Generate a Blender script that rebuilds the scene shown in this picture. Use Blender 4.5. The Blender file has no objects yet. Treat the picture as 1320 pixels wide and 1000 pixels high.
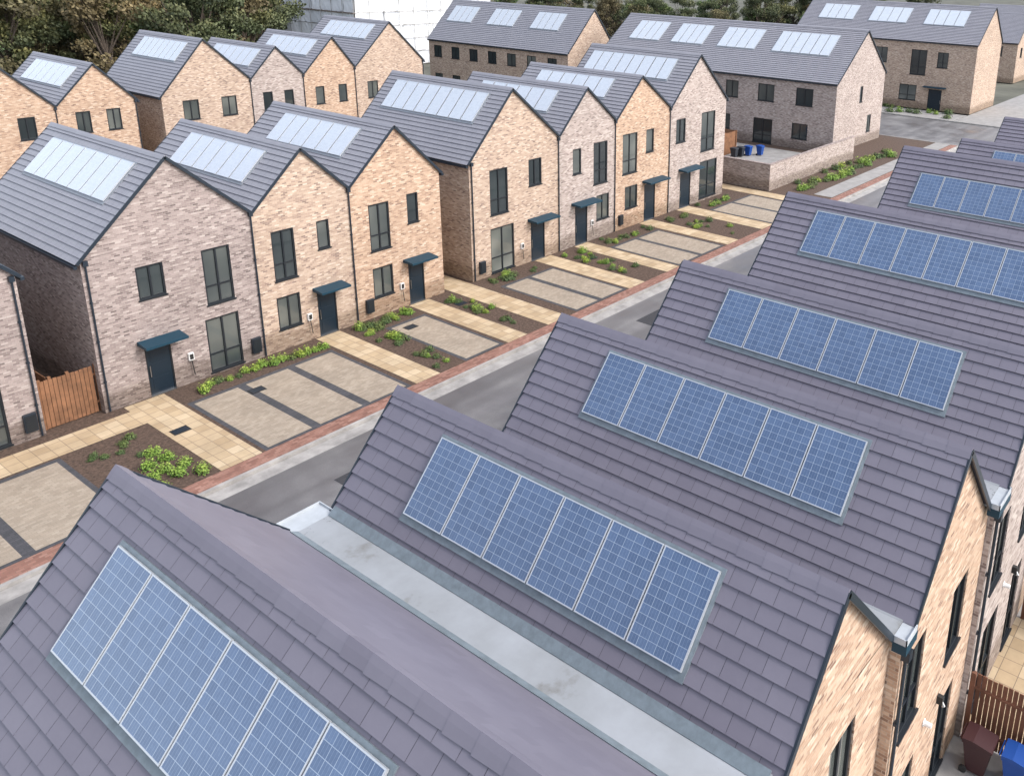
import bpy, math, random
from mathutils import Vector, Matrix
random.seed(7)
SC=bpy.context.scene
COL=SC.collection
R=random.random
def U(a,b): return a+(b-a)*random.random()
# survey scale: plan grid -> metres
def FX(x,z=0): return .9257*x+1.37+(x-22)*.0027*z
def FY(y): return 1.0923*y+2.41
def FZ(z): return z*(1.03+.004*z)

# ---------------------------------------------------------------- materials
def newmat(name):
    m=bpy.data.materials.new(name); m.use_nodes=True
    nt=m.node_tree; b=nt.nodes["Principled BSDF"]
    return m,nt,b
def N(nt,t,**kw):
    n=nt.nodes.new(t)
    for k,v in kw.items():
        if k.startswith("i_"):
            n.inputs[k[2:].replace("_"," ")].default_value=v
        else: setattr(n,k,v)
    return n
def lk(nt,a,b): nt.links.new(a,b)
def ramp(nt,stops,interp='LINEAR'):
    r=nt.nodes.new("ShaderNodeValToRGB"); r.color_ramp.interpolation=interp
    els=r.color_ramp.elements
    while len(els)<len(stops): els.new(0.5)
    for e,(p,c) in zip(els,stops):
        e.position=p; e.color=(c[0],c[1],c[2],1)
    return r
def mix(nt,fac,a,b,mode='MIX'):
    m=nt.nodes.new("ShaderNodeMix"); m.data_type='RGBA'; m.blend_type=mode
    if isinstance(fac,(int,float)): m.inputs[0].default_value=fac
    else: lk(nt,fac,m.inputs[0])
    for s,v in ((6,a),(7,b)):
        if isinstance(v,tuple): m.inputs[s].default_value=(v[0],v[1],v[2],1)
        else: lk(nt,v,m.inputs[s])
    return m.outputs[2]
def mth(nt,op,a,b=None,c=None):
    n=nt.nodes.new("ShaderNodeMath"); n.operation=op
    for i,v in enumerate((a,b,c)):
        if v is None: continue
        if isinstance(v,(int,float)): n.inputs[i].default_value=v
        else: lk(nt,v,n.inputs[i])
    return n.outputs[0]
def plain(name,col,rough=.6,metal=0,spec=.5,noise=.0,nscale=3,bump=0):
    m,nt,b=newmat(name)
    b.inputs["Roughness"].default_value=rough; b.inputs["Metallic"].default_value=metal
    b.inputs["Specular IOR Level"].default_value=spec
    b.inputs["Base Color"].default_value=(*col,1)
    if noise>0:
        tc=N(nt,"ShaderNodeNewGeometry"); n=N(nt,"ShaderNodeTexNoise",i_Scale=nscale,i_Detail=6.0,i_Roughness=.65)
        lk(nt,tc.outputs["Position"],n.inputs["Vector"])
        r=ramp(nt,[(.3,tuple(c*(1-noise) for c in col)),(.7,tuple(min(1,c*(1+noise)) for c in col))])
        lk(nt,n.outputs[0],r.inputs[0]); lk(nt,r.outputs[0],b.inputs["Base Color"])
        if bump>0:
            bp=N(nt,"ShaderNodeBump",i_Strength=bump,i_Distance=.03); lk(nt,n.outputs[0],bp.inputs["Height"]); lk(nt,bp.outputs[0],b.inputs["Normal"])
    return m
def brickcells(nt,vec,w,h,joint,off=.5):
    """running-bond pattern: returns (random value per brick, joint mask)"""
    sp=N(nt,"ShaderNodeSeparateXYZ"); lk(nt,vec,sp.inputs[0])
    v=mth(nt,'DIVIDE',sp.outputs[1],h); row=mth(nt,'FLOOR',v)
    par=mth(nt,'MULTIPLY',mth(nt,'FLOORED_MODULO',row,2.0),off)
    u=mth(nt,'ADD',mth(nt,'DIVIDE',sp.outputs[0],w),par); col=mth(nt,'FLOOR',u)
    cm=N(nt,"ShaderNodeCombineXYZ"); lk(nt,col,cm.inputs[0]); lk(nt,row,cm.inputs[1])
    wn=N(nt,"ShaderNodeTexWhiteNoise"); wn.noise_dimensions='2D'; lk(nt,cm.outputs[0],wn.inputs["Vector"])
    fu=mth(nt,'PINGPONG',mth(nt,'FRACT',u),.5); fv=mth(nt,'PINGPONG',mth(nt,'FRACT',v),.5)
    mu=mth(nt,'LESS_THAN',fu,joint/w/2); mv=mth(nt,'LESS_THAN',fv,joint/h/2)
    return wn.outputs["Value"],mth(nt,'MAXIMUM',mu,mv)
def brickmat(name,stops,mortar,stain=.16):
    m,nt,b=newmat(name)
    uv=N(nt,"ShaderNodeTexCoord")
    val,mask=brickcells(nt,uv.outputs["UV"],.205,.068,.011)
    r=ramp(nt,stops,'LINEAR'); lk(nt,val,r.inputs[0])
    geo=N(nt,"ShaderNodeNewGeometry")
    n=N(nt,"ShaderNodeTexNoise",i_Scale=.5,i_Detail=8.0,i_Roughness=.7); lk(nt,geo.outputs["Position"],n.inputs["Vector"])
    r2=ramp(nt,[(.25,(1-stain,1-stain,1-stain)),(.75,(1.08,1.08,1.08))]); lk(nt,n.outputs[0],r2.inputs[0])
    n2=N(nt,"ShaderNodeTexNoise",i_Scale=30,i_Detail=3.0); lk(nt,geo.outputs["Position"],n2.inputs["Vector"])
    r3=ramp(nt,[(.3,(.92,.92,.92)),(.7,(1.07,1.07,1.07))]); lk(nt,n2.outputs[0],r3.inputs[0])
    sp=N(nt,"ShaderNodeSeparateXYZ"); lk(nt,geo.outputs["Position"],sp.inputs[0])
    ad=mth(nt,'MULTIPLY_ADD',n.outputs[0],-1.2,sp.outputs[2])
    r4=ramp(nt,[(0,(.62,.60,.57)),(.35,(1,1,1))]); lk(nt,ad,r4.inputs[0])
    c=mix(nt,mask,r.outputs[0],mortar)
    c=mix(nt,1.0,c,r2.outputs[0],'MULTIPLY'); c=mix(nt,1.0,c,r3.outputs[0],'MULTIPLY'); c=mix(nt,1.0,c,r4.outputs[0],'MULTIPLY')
    lk(nt,c,b.inputs["Base Color"]); b.inputs["Roughness"].default_value=.9; b.inputs["Specular IOR Level"].default_value=.2
    bp=N(nt,"ShaderNodeBump",i_Strength=.4,i_Distance=.006); bp.invert=True
    lk(nt,mask,bp.inputs["Height"]); lk(nt,bp.outputs[0],b.inputs["Normal"])
    return m
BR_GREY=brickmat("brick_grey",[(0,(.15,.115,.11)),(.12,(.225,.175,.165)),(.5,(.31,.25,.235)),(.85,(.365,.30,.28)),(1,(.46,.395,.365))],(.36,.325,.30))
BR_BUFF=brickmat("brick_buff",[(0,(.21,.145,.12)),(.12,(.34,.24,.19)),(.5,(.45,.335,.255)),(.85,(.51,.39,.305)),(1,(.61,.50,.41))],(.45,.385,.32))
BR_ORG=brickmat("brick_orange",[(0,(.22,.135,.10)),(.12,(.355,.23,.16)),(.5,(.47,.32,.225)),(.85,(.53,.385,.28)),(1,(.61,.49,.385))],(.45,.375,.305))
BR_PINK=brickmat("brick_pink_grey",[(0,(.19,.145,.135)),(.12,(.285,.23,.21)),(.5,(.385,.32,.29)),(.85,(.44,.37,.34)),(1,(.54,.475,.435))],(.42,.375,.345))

def tilemat(name,c0,c1,rough=.42):
    m,nt,b=newmat(name)
    at=N(nt,"ShaderNodeAttribute",attribute_name="tint")
    r=ramp(nt,[(0,c0),(1,c1)]); lk(nt,at.outputs["Fac"],r.inputs[0])
    geo=N(nt,"ShaderNodeNewGeometry")
    n=N(nt,"ShaderNodeTexNoise",i_Scale=.9,i_Detail=9.0,i_Roughness=.75); lk(nt,geo.outputs["Position"],n.inputs["Vector"])
    r2=ramp(nt,[(.3,(.92,.92,.93)),(.7,(1.07,1.07,1.06))]); lk(nt,n.outputs[0],r2.inputs[0])
    c=mix(nt,1.0,r.outputs[0],r2.outputs[0],'MULTIPLY'); lk(nt,c,b.inputs["Base Color"])
    n2=N(nt,"ShaderNodeTexNoise",i_Scale=60.0,i_Detail=3.0); lk(nt,geo.outputs["Position"],n2.inputs["Vector"])
    bp=N(nt,"ShaderNodeBump",i_Strength=.15,i_Distance=.003); lk(nt,n2.outputs[0],bp.inputs["Height"]); lk(nt,bp.outputs[0],b.inputs["Normal"])
    b.inputs["Roughness"].default_value=rough
    b.inputs["Specular IOR Level"].default_value=.6
    return m
TILE=tilemat("roof_tile_purple_grey",(.145,.134,.170),(.180,.168,.208),.5)
TILE2=tilemat("roof_tile_grey",(.240,.238,.268),(.275,.273,.303),.45)
DARKBASE=plain("roof_underlay",(.07,.066,.08),.9)
TRIM=plain("trim_navy",(.015,.024,.036),.4)
NAVY=plain("door_navy",(.008,.018,.030),.35)
FRAME=plain("window_frame_dark",(.013,.017,.022),.4)
CANOPY=plain("canopy_teal_blue",(.010,.042,.068),.5,spec=.3)
LEAD=plain("flashing_grey",(.16,.195,.22),.45,noise=.2,nscale=6)
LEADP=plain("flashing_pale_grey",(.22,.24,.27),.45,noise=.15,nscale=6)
PALE=plain("pale_metal",(.42,.45,.48),.4,noise=.12,nscale=3)
ALU=plain("panel_frame",(.58,.60,.63),.35,metal=.5)
STEEL=plain("steel",(.45,.45,.46),.35,metal=1)
POLE=plain("scaffold_tube",(.30,.29,.28),.5,metal=.4)
WHITE=plain("white_plastic",(.75,.75,.74),.4)
BLACK=plain("black_rubber",(.02,.02,.02),.7)
def gutmat():
    m,nt,b=newmat("gutter_membrane")
    geo=N(nt,"ShaderNodeNewGeometry")
    n=N(nt,"ShaderNodeTexNoise",i_Scale=.8,i_Detail=9.0,i_Roughness=.62); lk(nt,geo.outputs["Position"],n.inputs["Vector"])
    r=ramp(nt,[(.30,(.16,.155,.145)),(.40,(.27,.285,.30)),(.7,(.34,.36,.39))]); lk(nt,n.outputs[0],r.inputs[0])
    sp=N(nt,"ShaderNodeSeparateXYZ"); lk(nt,geo.outputs["Position"],sp.inputs[0])
    dd=mth(nt,'ABSOLUTE',mth(nt,'SUBTRACT',sp.outputs[1],8.0)); n4=N(nt,"ShaderNodeTexNoise",i_Scale=4.0,i_Detail=8.0,i_Roughness=.8); lk(nt,geo.outputs["Position"],n4.inputs["Vector"])
    k=mth(nt,'ADD',mth(nt,'MULTIPLY',dd,.07),n4.outputs[0]); r8=ramp(nt,[(.90,(0,0,0)),(.97,(1,1,1))]); lk(nt,k,r8.inputs[0])
    c=mix(nt,r8.outputs[0],r.outputs[0],(.07,.06,.04)); lk(nt,c,b.inputs["Base Color"])
    b.inputs["Roughness"].default_value=.5
    return m
GUT=gutmat()
def glassmat():
    m,nt,b=newmat("window_glass")
    oi=N(nt,"ShaderNodeObjectInfo"); geo=N(nt,"ShaderNodeNewGeometry")
    n=N(nt,"ShaderNodeTexNoise",i_Scale=.5,i_Detail=1.0); lk(nt,geo.outputs["Position"],n.inputs["Vector"])
    r=ramp(nt,[(.0,(.012,.015,.018)),(.55,(.035,.045,.048)),(.80,(.09,.10,.095)),(1,(.20,.21,.19))]); 
    v=mth(nt,'MULTIPLY_ADD',oi.outputs["Random"],.62,mth(nt,'MULTIPLY',n.outputs[0],.6))
    lk(nt,v,r.inputs[0]); lk(nt,r.outputs[0],b.inputs["Base Color"])
    b.inputs["Roughness"].default_value=.03; b.inputs["Specular IOR Level"].default_value=.8
    return m
GLASS=glassmat()
def pvmat(name,ca,cb,line,rough=.12,coat=.6,lw=.024):
    m,nt,b=newmat(name)
    tc=N(nt,"ShaderNodeTexCoord"); sp=N(nt,"ShaderNodeSeparateXYZ"); lk(nt,tc.outputs["UV"],sp.inputs[0])
    def grid(src,n,w):
        a=mth(nt,'MULTIPLY',src,float(n)); return mth(nt,'LESS_THAN',mth(nt,'PINGPONG',mth(nt,'FRACT',a),.5),w),a
    gx,ax=grid(sp.outputs[0],6,lw); gy,ay=grid(sp.outputs[1],10,lw)
    bx,_=grid(sp.outputs[0],18,.03)
    mx=mth(nt,'MAXIMUM',gx,gy)
    cm=N(nt,"ShaderNodeCombineXYZ"); lk(nt,mth(nt,'FLOOR',ax),cm.inputs[0]); lk(nt,mth(nt,'FLOOR',ay),cm.inputs[1])
    oi=N(nt,"ShaderNodeObjectInfo"); lk(nt,oi.outputs["Random"],cm.inputs[2])
    wn=N(nt,"ShaderNodeTexWhiteNoise"); lk(nt,cm.outputs[0],wn.inputs["Vector"])
    r=ramp(nt,[(0,ca),(1,cb)]); lk(nt,wn.outputs["Value"],r.inputs[0])
    geo=N(nt,"ShaderNodeNewGeometry"); vo=N(nt,"ShaderNodeTexVoronoi",i_Scale=45.0); lk(nt,geo.outputs["Position"],vo.inputs["Vector"])
    r7=ramp(nt,[(0,(.86,.88,.92)),(1,(1.12,1.1,1.08))]); lk(nt,vo.outputs["Color"],r7.inputs[0])
    h=tuple((cb[i]*.55+line[i]*.45) for i in range(3))
    c=mix(nt,1.0,r.outputs[0],r7.outputs[0],'MULTIPLY')
    c=mix(nt,bx,c,h); c=mix(nt,mx,c,line)
    lk(nt,c,b.inputs["Base Color"]); b.inputs["Roughness"].default_value=rough
    b.inputs["Specular IOR Level"].default_value=.6
    b.inputs["Coat Weight"].default_value=coat; b.inputs["Coat Roughness"].default_value=.05; b.inputs["Coat IOR"].default_value=1.6
    return m
PV=pvmat("solar_cells_blue",(.058,.102,.195),(.082,.136,.245),(.31,.38,.48))
PVF=pvmat("solar_cells_painted_glare",(.50,.55,.61),(.54,.59,.65),(.60,.65,.70),coat=1.0)  # left and far arrays: bright sky reflection painted into the cell colour
def groundtex(name,w,h,stops,mortar,ms=.008,off=.5,stain=.25,rough=.85):
    m,nt,b=newmat(name)
    geo=N(nt,"ShaderNodeNewGeometry")
    val,mask=brickcells(nt,geo.outputs["Position"],w,h,ms,off)
    r=ramp(nt,stops); lk(nt,val,r.inputs[0])
    n=N(nt,"ShaderNodeTexNoise",i_Scale=.8,i_Detail=8.0,i_Roughness=.7); lk(nt,geo.outputs["Position"],n.inputs["Vector"])
    r2=ramp(nt,[(.3,(1-stain,)*3),(.7,(1.1,1.1,1.1))]); lk(nt,n.outputs[0],r2.inputs[0])
    c=mix(nt,mask,r.outputs[0],mortar); c=mix(nt,1.0,c,r2.outputs[0],'MULTIPLY'); lk(nt,c,b.inputs["Base Color"])
    b.inputs["Roughness"].default_value=rough
    return m
PAVE=groundtex("block_paving_buff",.21,.105,[(0,(.29,.24,.185)),(.5,(.33,.275,.215)),(1,(.37,.315,.25))],(.23,.19,.15),ms=.007,stain=.16)
DPAVE=groundtex("block_paving_charcoal",.21,.105,[(0,(.055,.057,.065)),(1,(.08,.08,.09))],(.035,.035,.035))
SLAB=groundtex("paving_slab_yellow",.45,.45,[(0,(.42,.31,.19)),(.5,(.49,.375,.24)),(1,(.56,.445,.30))],(.22,.165,.115),ms=.018,off=0,stain=.22)
REDB=groundtex("brick_paving_red",.21,.105,[(0,(.21,.10,.075)),(.5,(.285,.14,.105)),(1,(.35,.195,.15))],(.16,.115,.09))
def asphalt():
    m,nt,b=newmat("asphalt")
    geo=N(nt,"ShaderNodeNewGeometry")
    n=N(nt,"ShaderNodeTexNoise",i_Scale=.35,i_Detail=9.0,i_Roughness=.65); lk(nt,geo.outputs["Position"],n.inputs["Vector"])
    r=ramp(nt,[(.3,(.105,.10,.105)),(.5,(.15,.145,.148)),(.7,(.22,.213,.21))]); lk(nt,n.outputs[0],r.inputs[0])
    n2=N(nt,"ShaderNodeTexNoise",i_Scale=40.0,i_Detail=4.0); lk(nt,geo.outputs["Position"],n2.inputs["Vector"])
    r2=ramp(nt,[(.3,(.85,.85,.85)),(.7,(1.15,1.15,1.15))]); lk(nt,n2.outputs[0],r2.inputs[0])
    mp=N(nt,"ShaderNodeMapping"); mp.inputs["Scale"].default_value=(.03,1.1,1); lk(nt,geo.outputs["Position"],mp.inputs[0])
    n3=N(nt,"ShaderNodeTexNoise",i_Scale=1.0,i_Detail=4.0); lk(nt,mp.outputs[0],n3.inputs["Vector"])
    r6=ramp(nt,[(.35,(.82,.82,.82)),(.65,(1.15,1.15,1.15))]); lk(nt,n3.outputs[0],r6.inputs[0])
    c=mix(nt,1.0,r.outputs[0],r2.outputs[0],'MULTIPLY'); c=mix(nt,1.0,c,r6.outputs[0],'MULTIPLY'); lk(nt,c,b.inputs["Base Color"])
    r3=ramp(nt,[(.35,(.3,.3,.3)),(.6,(.7,.7,.7))]); lk(nt,n.outputs[0],r3.inputs[0]); lk(nt,r3.outputs[0],b.inputs["Roughness"])
    return m
ASPH=asphalt()
PATCH=plain("asphalt_fresh",(.045,.045,.05),.8,noise=.3,nscale=20)
CONC=plain("concrete_kerb",(.33,.315,.30),.8,noise=.3,nscale=1.5)
FOOT=plain("footway_grey",(.28,.27,.26),.8,noise=.2,nscale=1.2)
SOIL=plain("soil_mulch",(.085,.055,.040),.95,noise=.6,nscale=9,bump=1)
GRASS=plain("grass",(.075,.10,.04),.95,noise=.5,nscale=1.2,bump=.5)
EARTH=plain("rough_ground",(.09,.09,.07),.95,noise=.6,nscale=.12)
WOOD=plain("fence_timber",(.21,.10,.050),.8,noise=.35,nscale=3)
WOODD=plain("fence_timber_red",(.15,.065,.038),.8,noise=.35,nscale=3)
RENDW=plain("white_render",(.7,.7,.68),.8,noise=.06,nscale=1)
def sheetmat():
    m,nt,b=newmat("white_sheeting")
    at=N(nt,"ShaderNodeAttribute",attribute_name="tint")
    r=ramp(nt,[(0,(.56,.585,.62)),(1,(.74,.76,.79))]); lk(nt,at.outputs["Fac"],r.inputs[0])
    geo=N(nt,"ShaderNodeNewGeometry"); n=N(nt,"ShaderNodeTexNoise",i_Scale=.9,i_Detail=4.0); lk(nt,geo.outputs["Position"],n.inputs["Vector"])
    bp=N(nt,"ShaderNodeBump",i_Strength=.6,i_Distance=.15); lk(nt,n.outputs[0],bp.inputs["Height"]); lk(nt,bp.outputs[0],b.inputs["Normal"])
    lk(nt,r.outputs[0],b.inputs["Base Color"]); b.inputs["Roughness"].default_value=.7; return m
SHEET=sheetmat()
def leafmat(name,c0,c1,c2):
    m,nt,b=newmat(name)
    at=N(nt,"ShaderNodeAttribute",attribute_name="tint"); oi=N(nt,"ShaderNodeObjectInfo")
    r=ramp(nt,[(0,c0),(.5,c1),(1,c2)]); lk(nt,at.outputs["Fac"],r.inputs[0])
    r2=ramp(nt,[(0,(.75,.85,.7)),(.5,(1,1,1)),(1,(1.25,1.1,.85))]); lk(nt,oi.outputs["Random"],r2.inputs[0])
    c=mix(nt,1.0,r.outputs[0],r2.outputs[0],'MULTIPLY'); lk(nt,c,b.inputs["Base Color"]); b.inputs["Roughness"].default_value=.7
    return m
LEAF_L=leafmat("leaf_lime",(.05,.105,.015),(.15,.25,.035),(.33,.43,.08))
LEAF_D=leafmat("leaf_dark",(.025,.05,.018),(.06,.10,.03),(.12,.17,.05))
LEAF_T=leafmat("leaf_olive",(.030,.042,.020),(.080,.095,.042),(.16,.165,.075))
LEAF_A=leafmat("leaf_autumn",(.06,.048,.024),(.13,.108,.055),(.23,.185,.095))
BARK=plain("bark",(.09,.07,.055),.95,noise=.3,nscale=5)

# ---------------------------------------------------------------- mesh builder
class MB:
    def __init__(s): s.v=[];s.f=[];s.uv=[];s.m=[];s.c=[];s.mats=[]
    def mi(s,mat):
        if mat not in s.mats: s.mats.append(mat)
        return s.mats.index(mat)
    def face(s,pts,mat,uv=None,tint=.5):
        i=len(s.v); s.v+= [tuple(p) for p in pts]; s.f.append(tuple(range(i,i+len(pts))))
        if uv is None:
            a=Vector(pts[1])-Vector(pts[0]); b=Vector(pts[2])-Vector(pts[0]); n=a.cross(b)
            ax,ay,az=abs(n.x),abs(n.y),abs(n.z)
            if az>=ax and az>=ay: uv=[(p[0],p[1]) for p in pts]
            elif ay>=ax: uv=[(p[0],p[2]) for p in pts]
            else: uv=[(p[1],p[2]) for p in pts]
        s.uv.append(uv); s.m.append(s.mi(mat)); s.c.append(tint)
    def box(s,x0,x1,y0,y1,z0,z1,mat,tint=.5):
        p=[(x0,y0,z0),(x1,y0,z0),(x1,y1,z0),(x0,y1,z0),(x0,y0,z1),(x1,y0,z1),(x1,y1,z1),(x0,y1,z1)]
        for q in ((0,3,2,1),(4,5,6,7),(0,1,5,4),(1,2,6,5),(2,3,7,6),(3,0,4,7)):
            s.face([p[k] for k in q],mat,tint=tint)
    def prism(s,pts2,axis,a0,a1,mat):
        def P(p,a): return (a,p[0],p[1]) if axis=='x' else (p[0],a,p[1])
        s.face([P(p,a0) for p in pts2],mat); s.face([P(p,a1) for p in reversed(pts2)],mat)
        n=len(pts2)
        for i in range(n):
            j=(i+1)%n; s.face([P(pts2[i],a0),P(pts2[i],a1),P(pts2[j],a1),P(pts2[j],a0)],mat)
    def cyl(s,p0,p1,r0,r1,mat,n=8,caps=True):
        p0=Vector(p0);p1=Vector(p1);d=(p1-p0).normalized()
        a=d.orthogonal().normalized();b=d.cross(a)
        c0=[p0+(a*math.cos(t)+b*math.sin(t))*r0 for t in [2*math.pi*k/n for k in range(n)]]
        c1=[p1+(a*math.cos(t)+b*math.sin(t))*r1 for t in [2*math.pi*k/n for k in range(n)]]
        for k in range(n):
            j=(k+1)%n; s.face([c0[k],c0[j],c1[j],c1[k]],mat)
        if caps: s.face(c0[::-1],mat); s.face(c1,mat)
    def mesh(s,name,o=(0,0,0)):
        me=bpy.data.meshes.new(name)
        me.from_pydata([(p[0]-o[0],p[1]-o[1],p[2]-o[2]) for p in s.v],[],s.f)
        for m in s.mats: me.materials.append(m)
        me.polygons.foreach_set("material_index",s.m)
        ul=me.uv_layers.new(name="UVMap"); flat=[];cc=[]
        for u_,c in zip(s.uv,s.c):
            for q in u_: flat+= [q[0],q[1]]; cc+=[c,c,c,1]
        ul.data.foreach_set("uv",flat)
        ca=me.color_attributes.new("tint",'FLOAT_COLOR','CORNER'); ca.data.foreach_set("color",cc)
        me.update(); return me
WL={}
def put(name,me,loc,parent=None,rot=None,**props):
    ob=bpy.data.objects.new(name,me); COL.objects.link(ob)
    loc=Vector(loc); WL[ob.name]=loc
    if parent is not None:
        ob.parent=parent; ob.location=loc-WL[parent.name]
    else: ob.location=loc
    if rot is not None: ob.rotation_mode='QUATERNION'; ob.rotation_quaternion=rot
    for k,v in props.items(): ob[k]=v
    return ob
def obj(name,mb,o=(0,0,0),parent=None,**props):
    return put(name,mb.mesh(name,o),o,parent,**props)

# ---------------------------------------------------------------- house pieces
def PP(axis,const,a,d,z):
    return (a,const+d,z) if axis=='y' else (const+d,a,z)
def pbox(mb,axis,const,a0,a1,d0,d1,z0,z1,mat):
    if axis=='y': mb.box(a0,a1,const+d0,const+d1,z0,z1,mat)
    else: mb.box(const+d0,const+d1,a0,a1,z0,z1,mat)
def holed(mb,axis,const,a0,a1,z0,z1,holes,mat,rev=.10):
    xs=sorted(set([a0,a1]+[h[0] for h in holes]+[h[1] for h in holes]))
    zs=sorted(set([z0,z1]+[h[2] for h in holes]+[h[3] for h in holes]))
    xs=[x for x in xs if a0<=x<=a1]; zs=[x for x in zs if z0<=x<=z1]
    for i in range(len(xs)-1):
        for j in range(len(zs)-1):
            cx=(xs[i]+xs[i+1])/2; cz=(zs[j]+zs[j+1])/2
            if any(h[0]<cx<h[1] and h[2]<cz<h[3] for h in holes): continue
            mb.face([PP(axis,const,xs[i],0,zs[j]),PP(axis,const,xs[i+1],0,zs[j]),PP(axis,const,xs[i+1],0,zs[j+1]),PP(axis,const,xs[i],0,zs[j+1])],mat)
    for h in holes:
        c=[(h[0],h[2]),(h[1],h[2]),(h[1],h[3]),(h[0],h[3])]
        for k in range(4):
            p,q=c[k],c[(k+1)%4]
            mb.face([PP(axis,const,p[0],0,p[1]),PP(axis,const,q[0],0,q[1]),PP(axis,const,q[0],rev,q[1]),PP(axis,const,p[0],rev,p[1])],mat)
def window(par,axis,const,h,style=None):
    a0,a1,z0,z1=h; w=a1-a0; hh=z1-z0
    o=PP(axis,const,(a0+a1)/2,.1,z0)
    g=MB(); g.face([PP(axis,const,a0,.085,z0),PP(axis,const,a1,.085,z0),PP(axis,const,a1,.085,z1),PP(axis,const,a0,.085,z1)],GLASS)
    win=obj("window",g,o,par)
    f=MB(); t=.065; e=.002
    pbox(f,axis,const,a0+e,a0+t,.03,.11,z0+e,z1-e,FRAME); pbox(f,axis,const,a1-t,a1-e,.03,.11,z0+e,z1-e,FRAME)
    pbox(f,axis,const,a0+t,a1-t,.03,.11,z0+e,z0+t,FRAME); pbox(f,axis,const,a0+t,a1-t,.03,.11,z1-t,z1-e,FRAME)
    if w>.85:
        pbox(f,axis,const,(a0+a1)/2-.035,(a0+a1)/2+.035,.035,.11,z0+t,z1-t,FRAME)
    if hh>1.8:
        zz=z0+hh*.33; pbox(f,axis,const,a0+t,a1-t,.04,.11,zz-.03,zz+.03,FRAME)
    obj("window_frame",f,o,win)
    s=MB(); pbox(s,axis,const,a0-.04,a1+.04,-.045,.03,z0-.05,z0+.004,FRAME); obj("window_sill",s,o,win)
def door(par,axis,const,h,canopy=None):
    a0,a1,z0,z1=h; o=PP(axis,const,(a0+a1)/2,.05,z0)
    d=MB(); pbox(d,axis,const,a0+.05,a1-.05,.055,.095,z0+.02,z1-.05,NAVY)
    for k in range(3):
        zz=z0+.2+k*.6
        if zz+.5<z1: pbox(d,axis,const,a0+.17,a1-.17,.045,.056,zz,zz+.5,NAVY)
    dd=obj("door",d,o,par)
    f=MB(); pbox(f,axis,const,a0+.002,a0+.05,.03,.1,z0,z1,FRAME); pbox(f,axis,const,a1-.05,a1-.002,.03,.1,z0,z1,FRAME); pbox(f,axis,const,a0+.05,a1-.05,.03,.1,z1-.05,z1-.002,FRAME)
    pbox(f,axis,const,a0,a1,-.04,.1,z0,z0+.02,STEEL)
    obj("door_frame",f,o,dd)
    hd=MB(); pbox(hd,axis,const,a0+.10,a0+.13,.0,.03,z0+.8,z0+1.25,STEEL); pbox(hd,axis,const,a0+.105,a0+.125,.03,.055,z0+1.0,z0+1.05,STEEL); obj("door_handle",hd,o,dd)
    if canopy:
        c=MB(); c0,c1,cz=canopy
        c.prism([(const-.72,cz),(const-.002,cz),(const-.002,cz+.15),(const-.72,cz+.09)],'x' if axis=='y' else 'y',c0+.05,c1-.08,CANOPY)
        obj("door_canopy",c,PP(axis,const,(c0+c1)/2,0,cz),par)
def tiles(mb,rx,rz,ex,ez,y0,y1,mat,gauge=.27,tw=.36):
    d=Vector((ex-rx,0,ez-rz)); L=d.length; d.normalize(); n=Vector((-d.z,0,d.x))
    if n.z<0: n=-n
    rows=max(3,round(L/gauge)); g=L/rows
    base=Vector((rx,0,rz)); left=ex<rx; gp=.0028 if left else 0.0
    def P(s,l,y): q=base+d*s+n*l; return (q.x,y,q.z)
    mb.face([P(0,.0,y0),P(0,.0,y1),P(L,.0,y1),P(L,.0,y0)],DARKBASE)
    for r in range(rows):
        s0=r*g; s1=(r+1)*g+.02
        y=y0-(tw*.5 if r%2 else 0)
        rowt=U(-.05,.05); f=.042 if left else .024; k=.005
        while y<y1-.02:
            ya=max(y,y0)+gp; yb=min(y+tw,y1)-gp
            if yb-ya>.03:
                t=min(1,max(0,.5+rowt+random.gauss(0,.14)))
                mb.face([P(s0,k,ya),P(s0,k,yb),P(s1,f,yb),P(s1,f,ya)],mat,tint=t)
                mb.face([P(s1,f,ya),P(s1,f,yb),P(s1,0,yb),P(s1,0,ya)],mat if not left else DARKBASE,tint=t)
            y+=tw
def ridge(mb,x,z,y0,y1,sl,sr,mat):
    y=y0
    while y<y1-.05:
        yb=min(y+.42,y1); t=min(1,max(0,random.gauss(.6,.15)))
        def prof(k):
            w=.14*k
            return [(-w,-w*sl+.055*k),(-w*.45,-w*.45*sl+.062*k),(0,.055*k),(w*.45,-w*.45*sr+.062*k),(w,-w*sr+.055*k)]
        A=prof(1.0);B=prof(1.10)
        for i in range(4):
            mb.face([(x+A[i][0],y,z+A[i][1]),(x+A[i+1][0],y,z+A[i+1][1]),(x+B[i+1][0],yb,z+B[i+1][1]),(x+B[i][0],yb,z+B[i][1])],mat,tint=t)
        mb.face([(x+q[0],yb,z+q[1]) for q in B]+[(x,yb,z-.02)],mat,tint=.1)
        mb.face([(x+q[0],y,z+q[1]) for q in A]+[(x,y,z-.02)],mat,tint=.1)
        y=yb
def strip(mb,p0,p1,y0,y1,h0,h1,mat):
    d=Vector((p1[0]-p0[0],0,p1[1]-p0[1])).normalized(); n=Vector((-d.z,0,d.x))
    if n.z<0:n=-n
    q=[Vector((p0[0],0,p0[1]))+n*h0,Vector((p1[0],0,p1[1]))+n*h0,Vector((p1[0],0,p1[1]))+n*h1,Vector((p0[0],0,p0[1]))+n*h1]
    mb.prism([(a.x,a.z) for a in q],'y',y0,y1,mat)
PANELS={}
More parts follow.
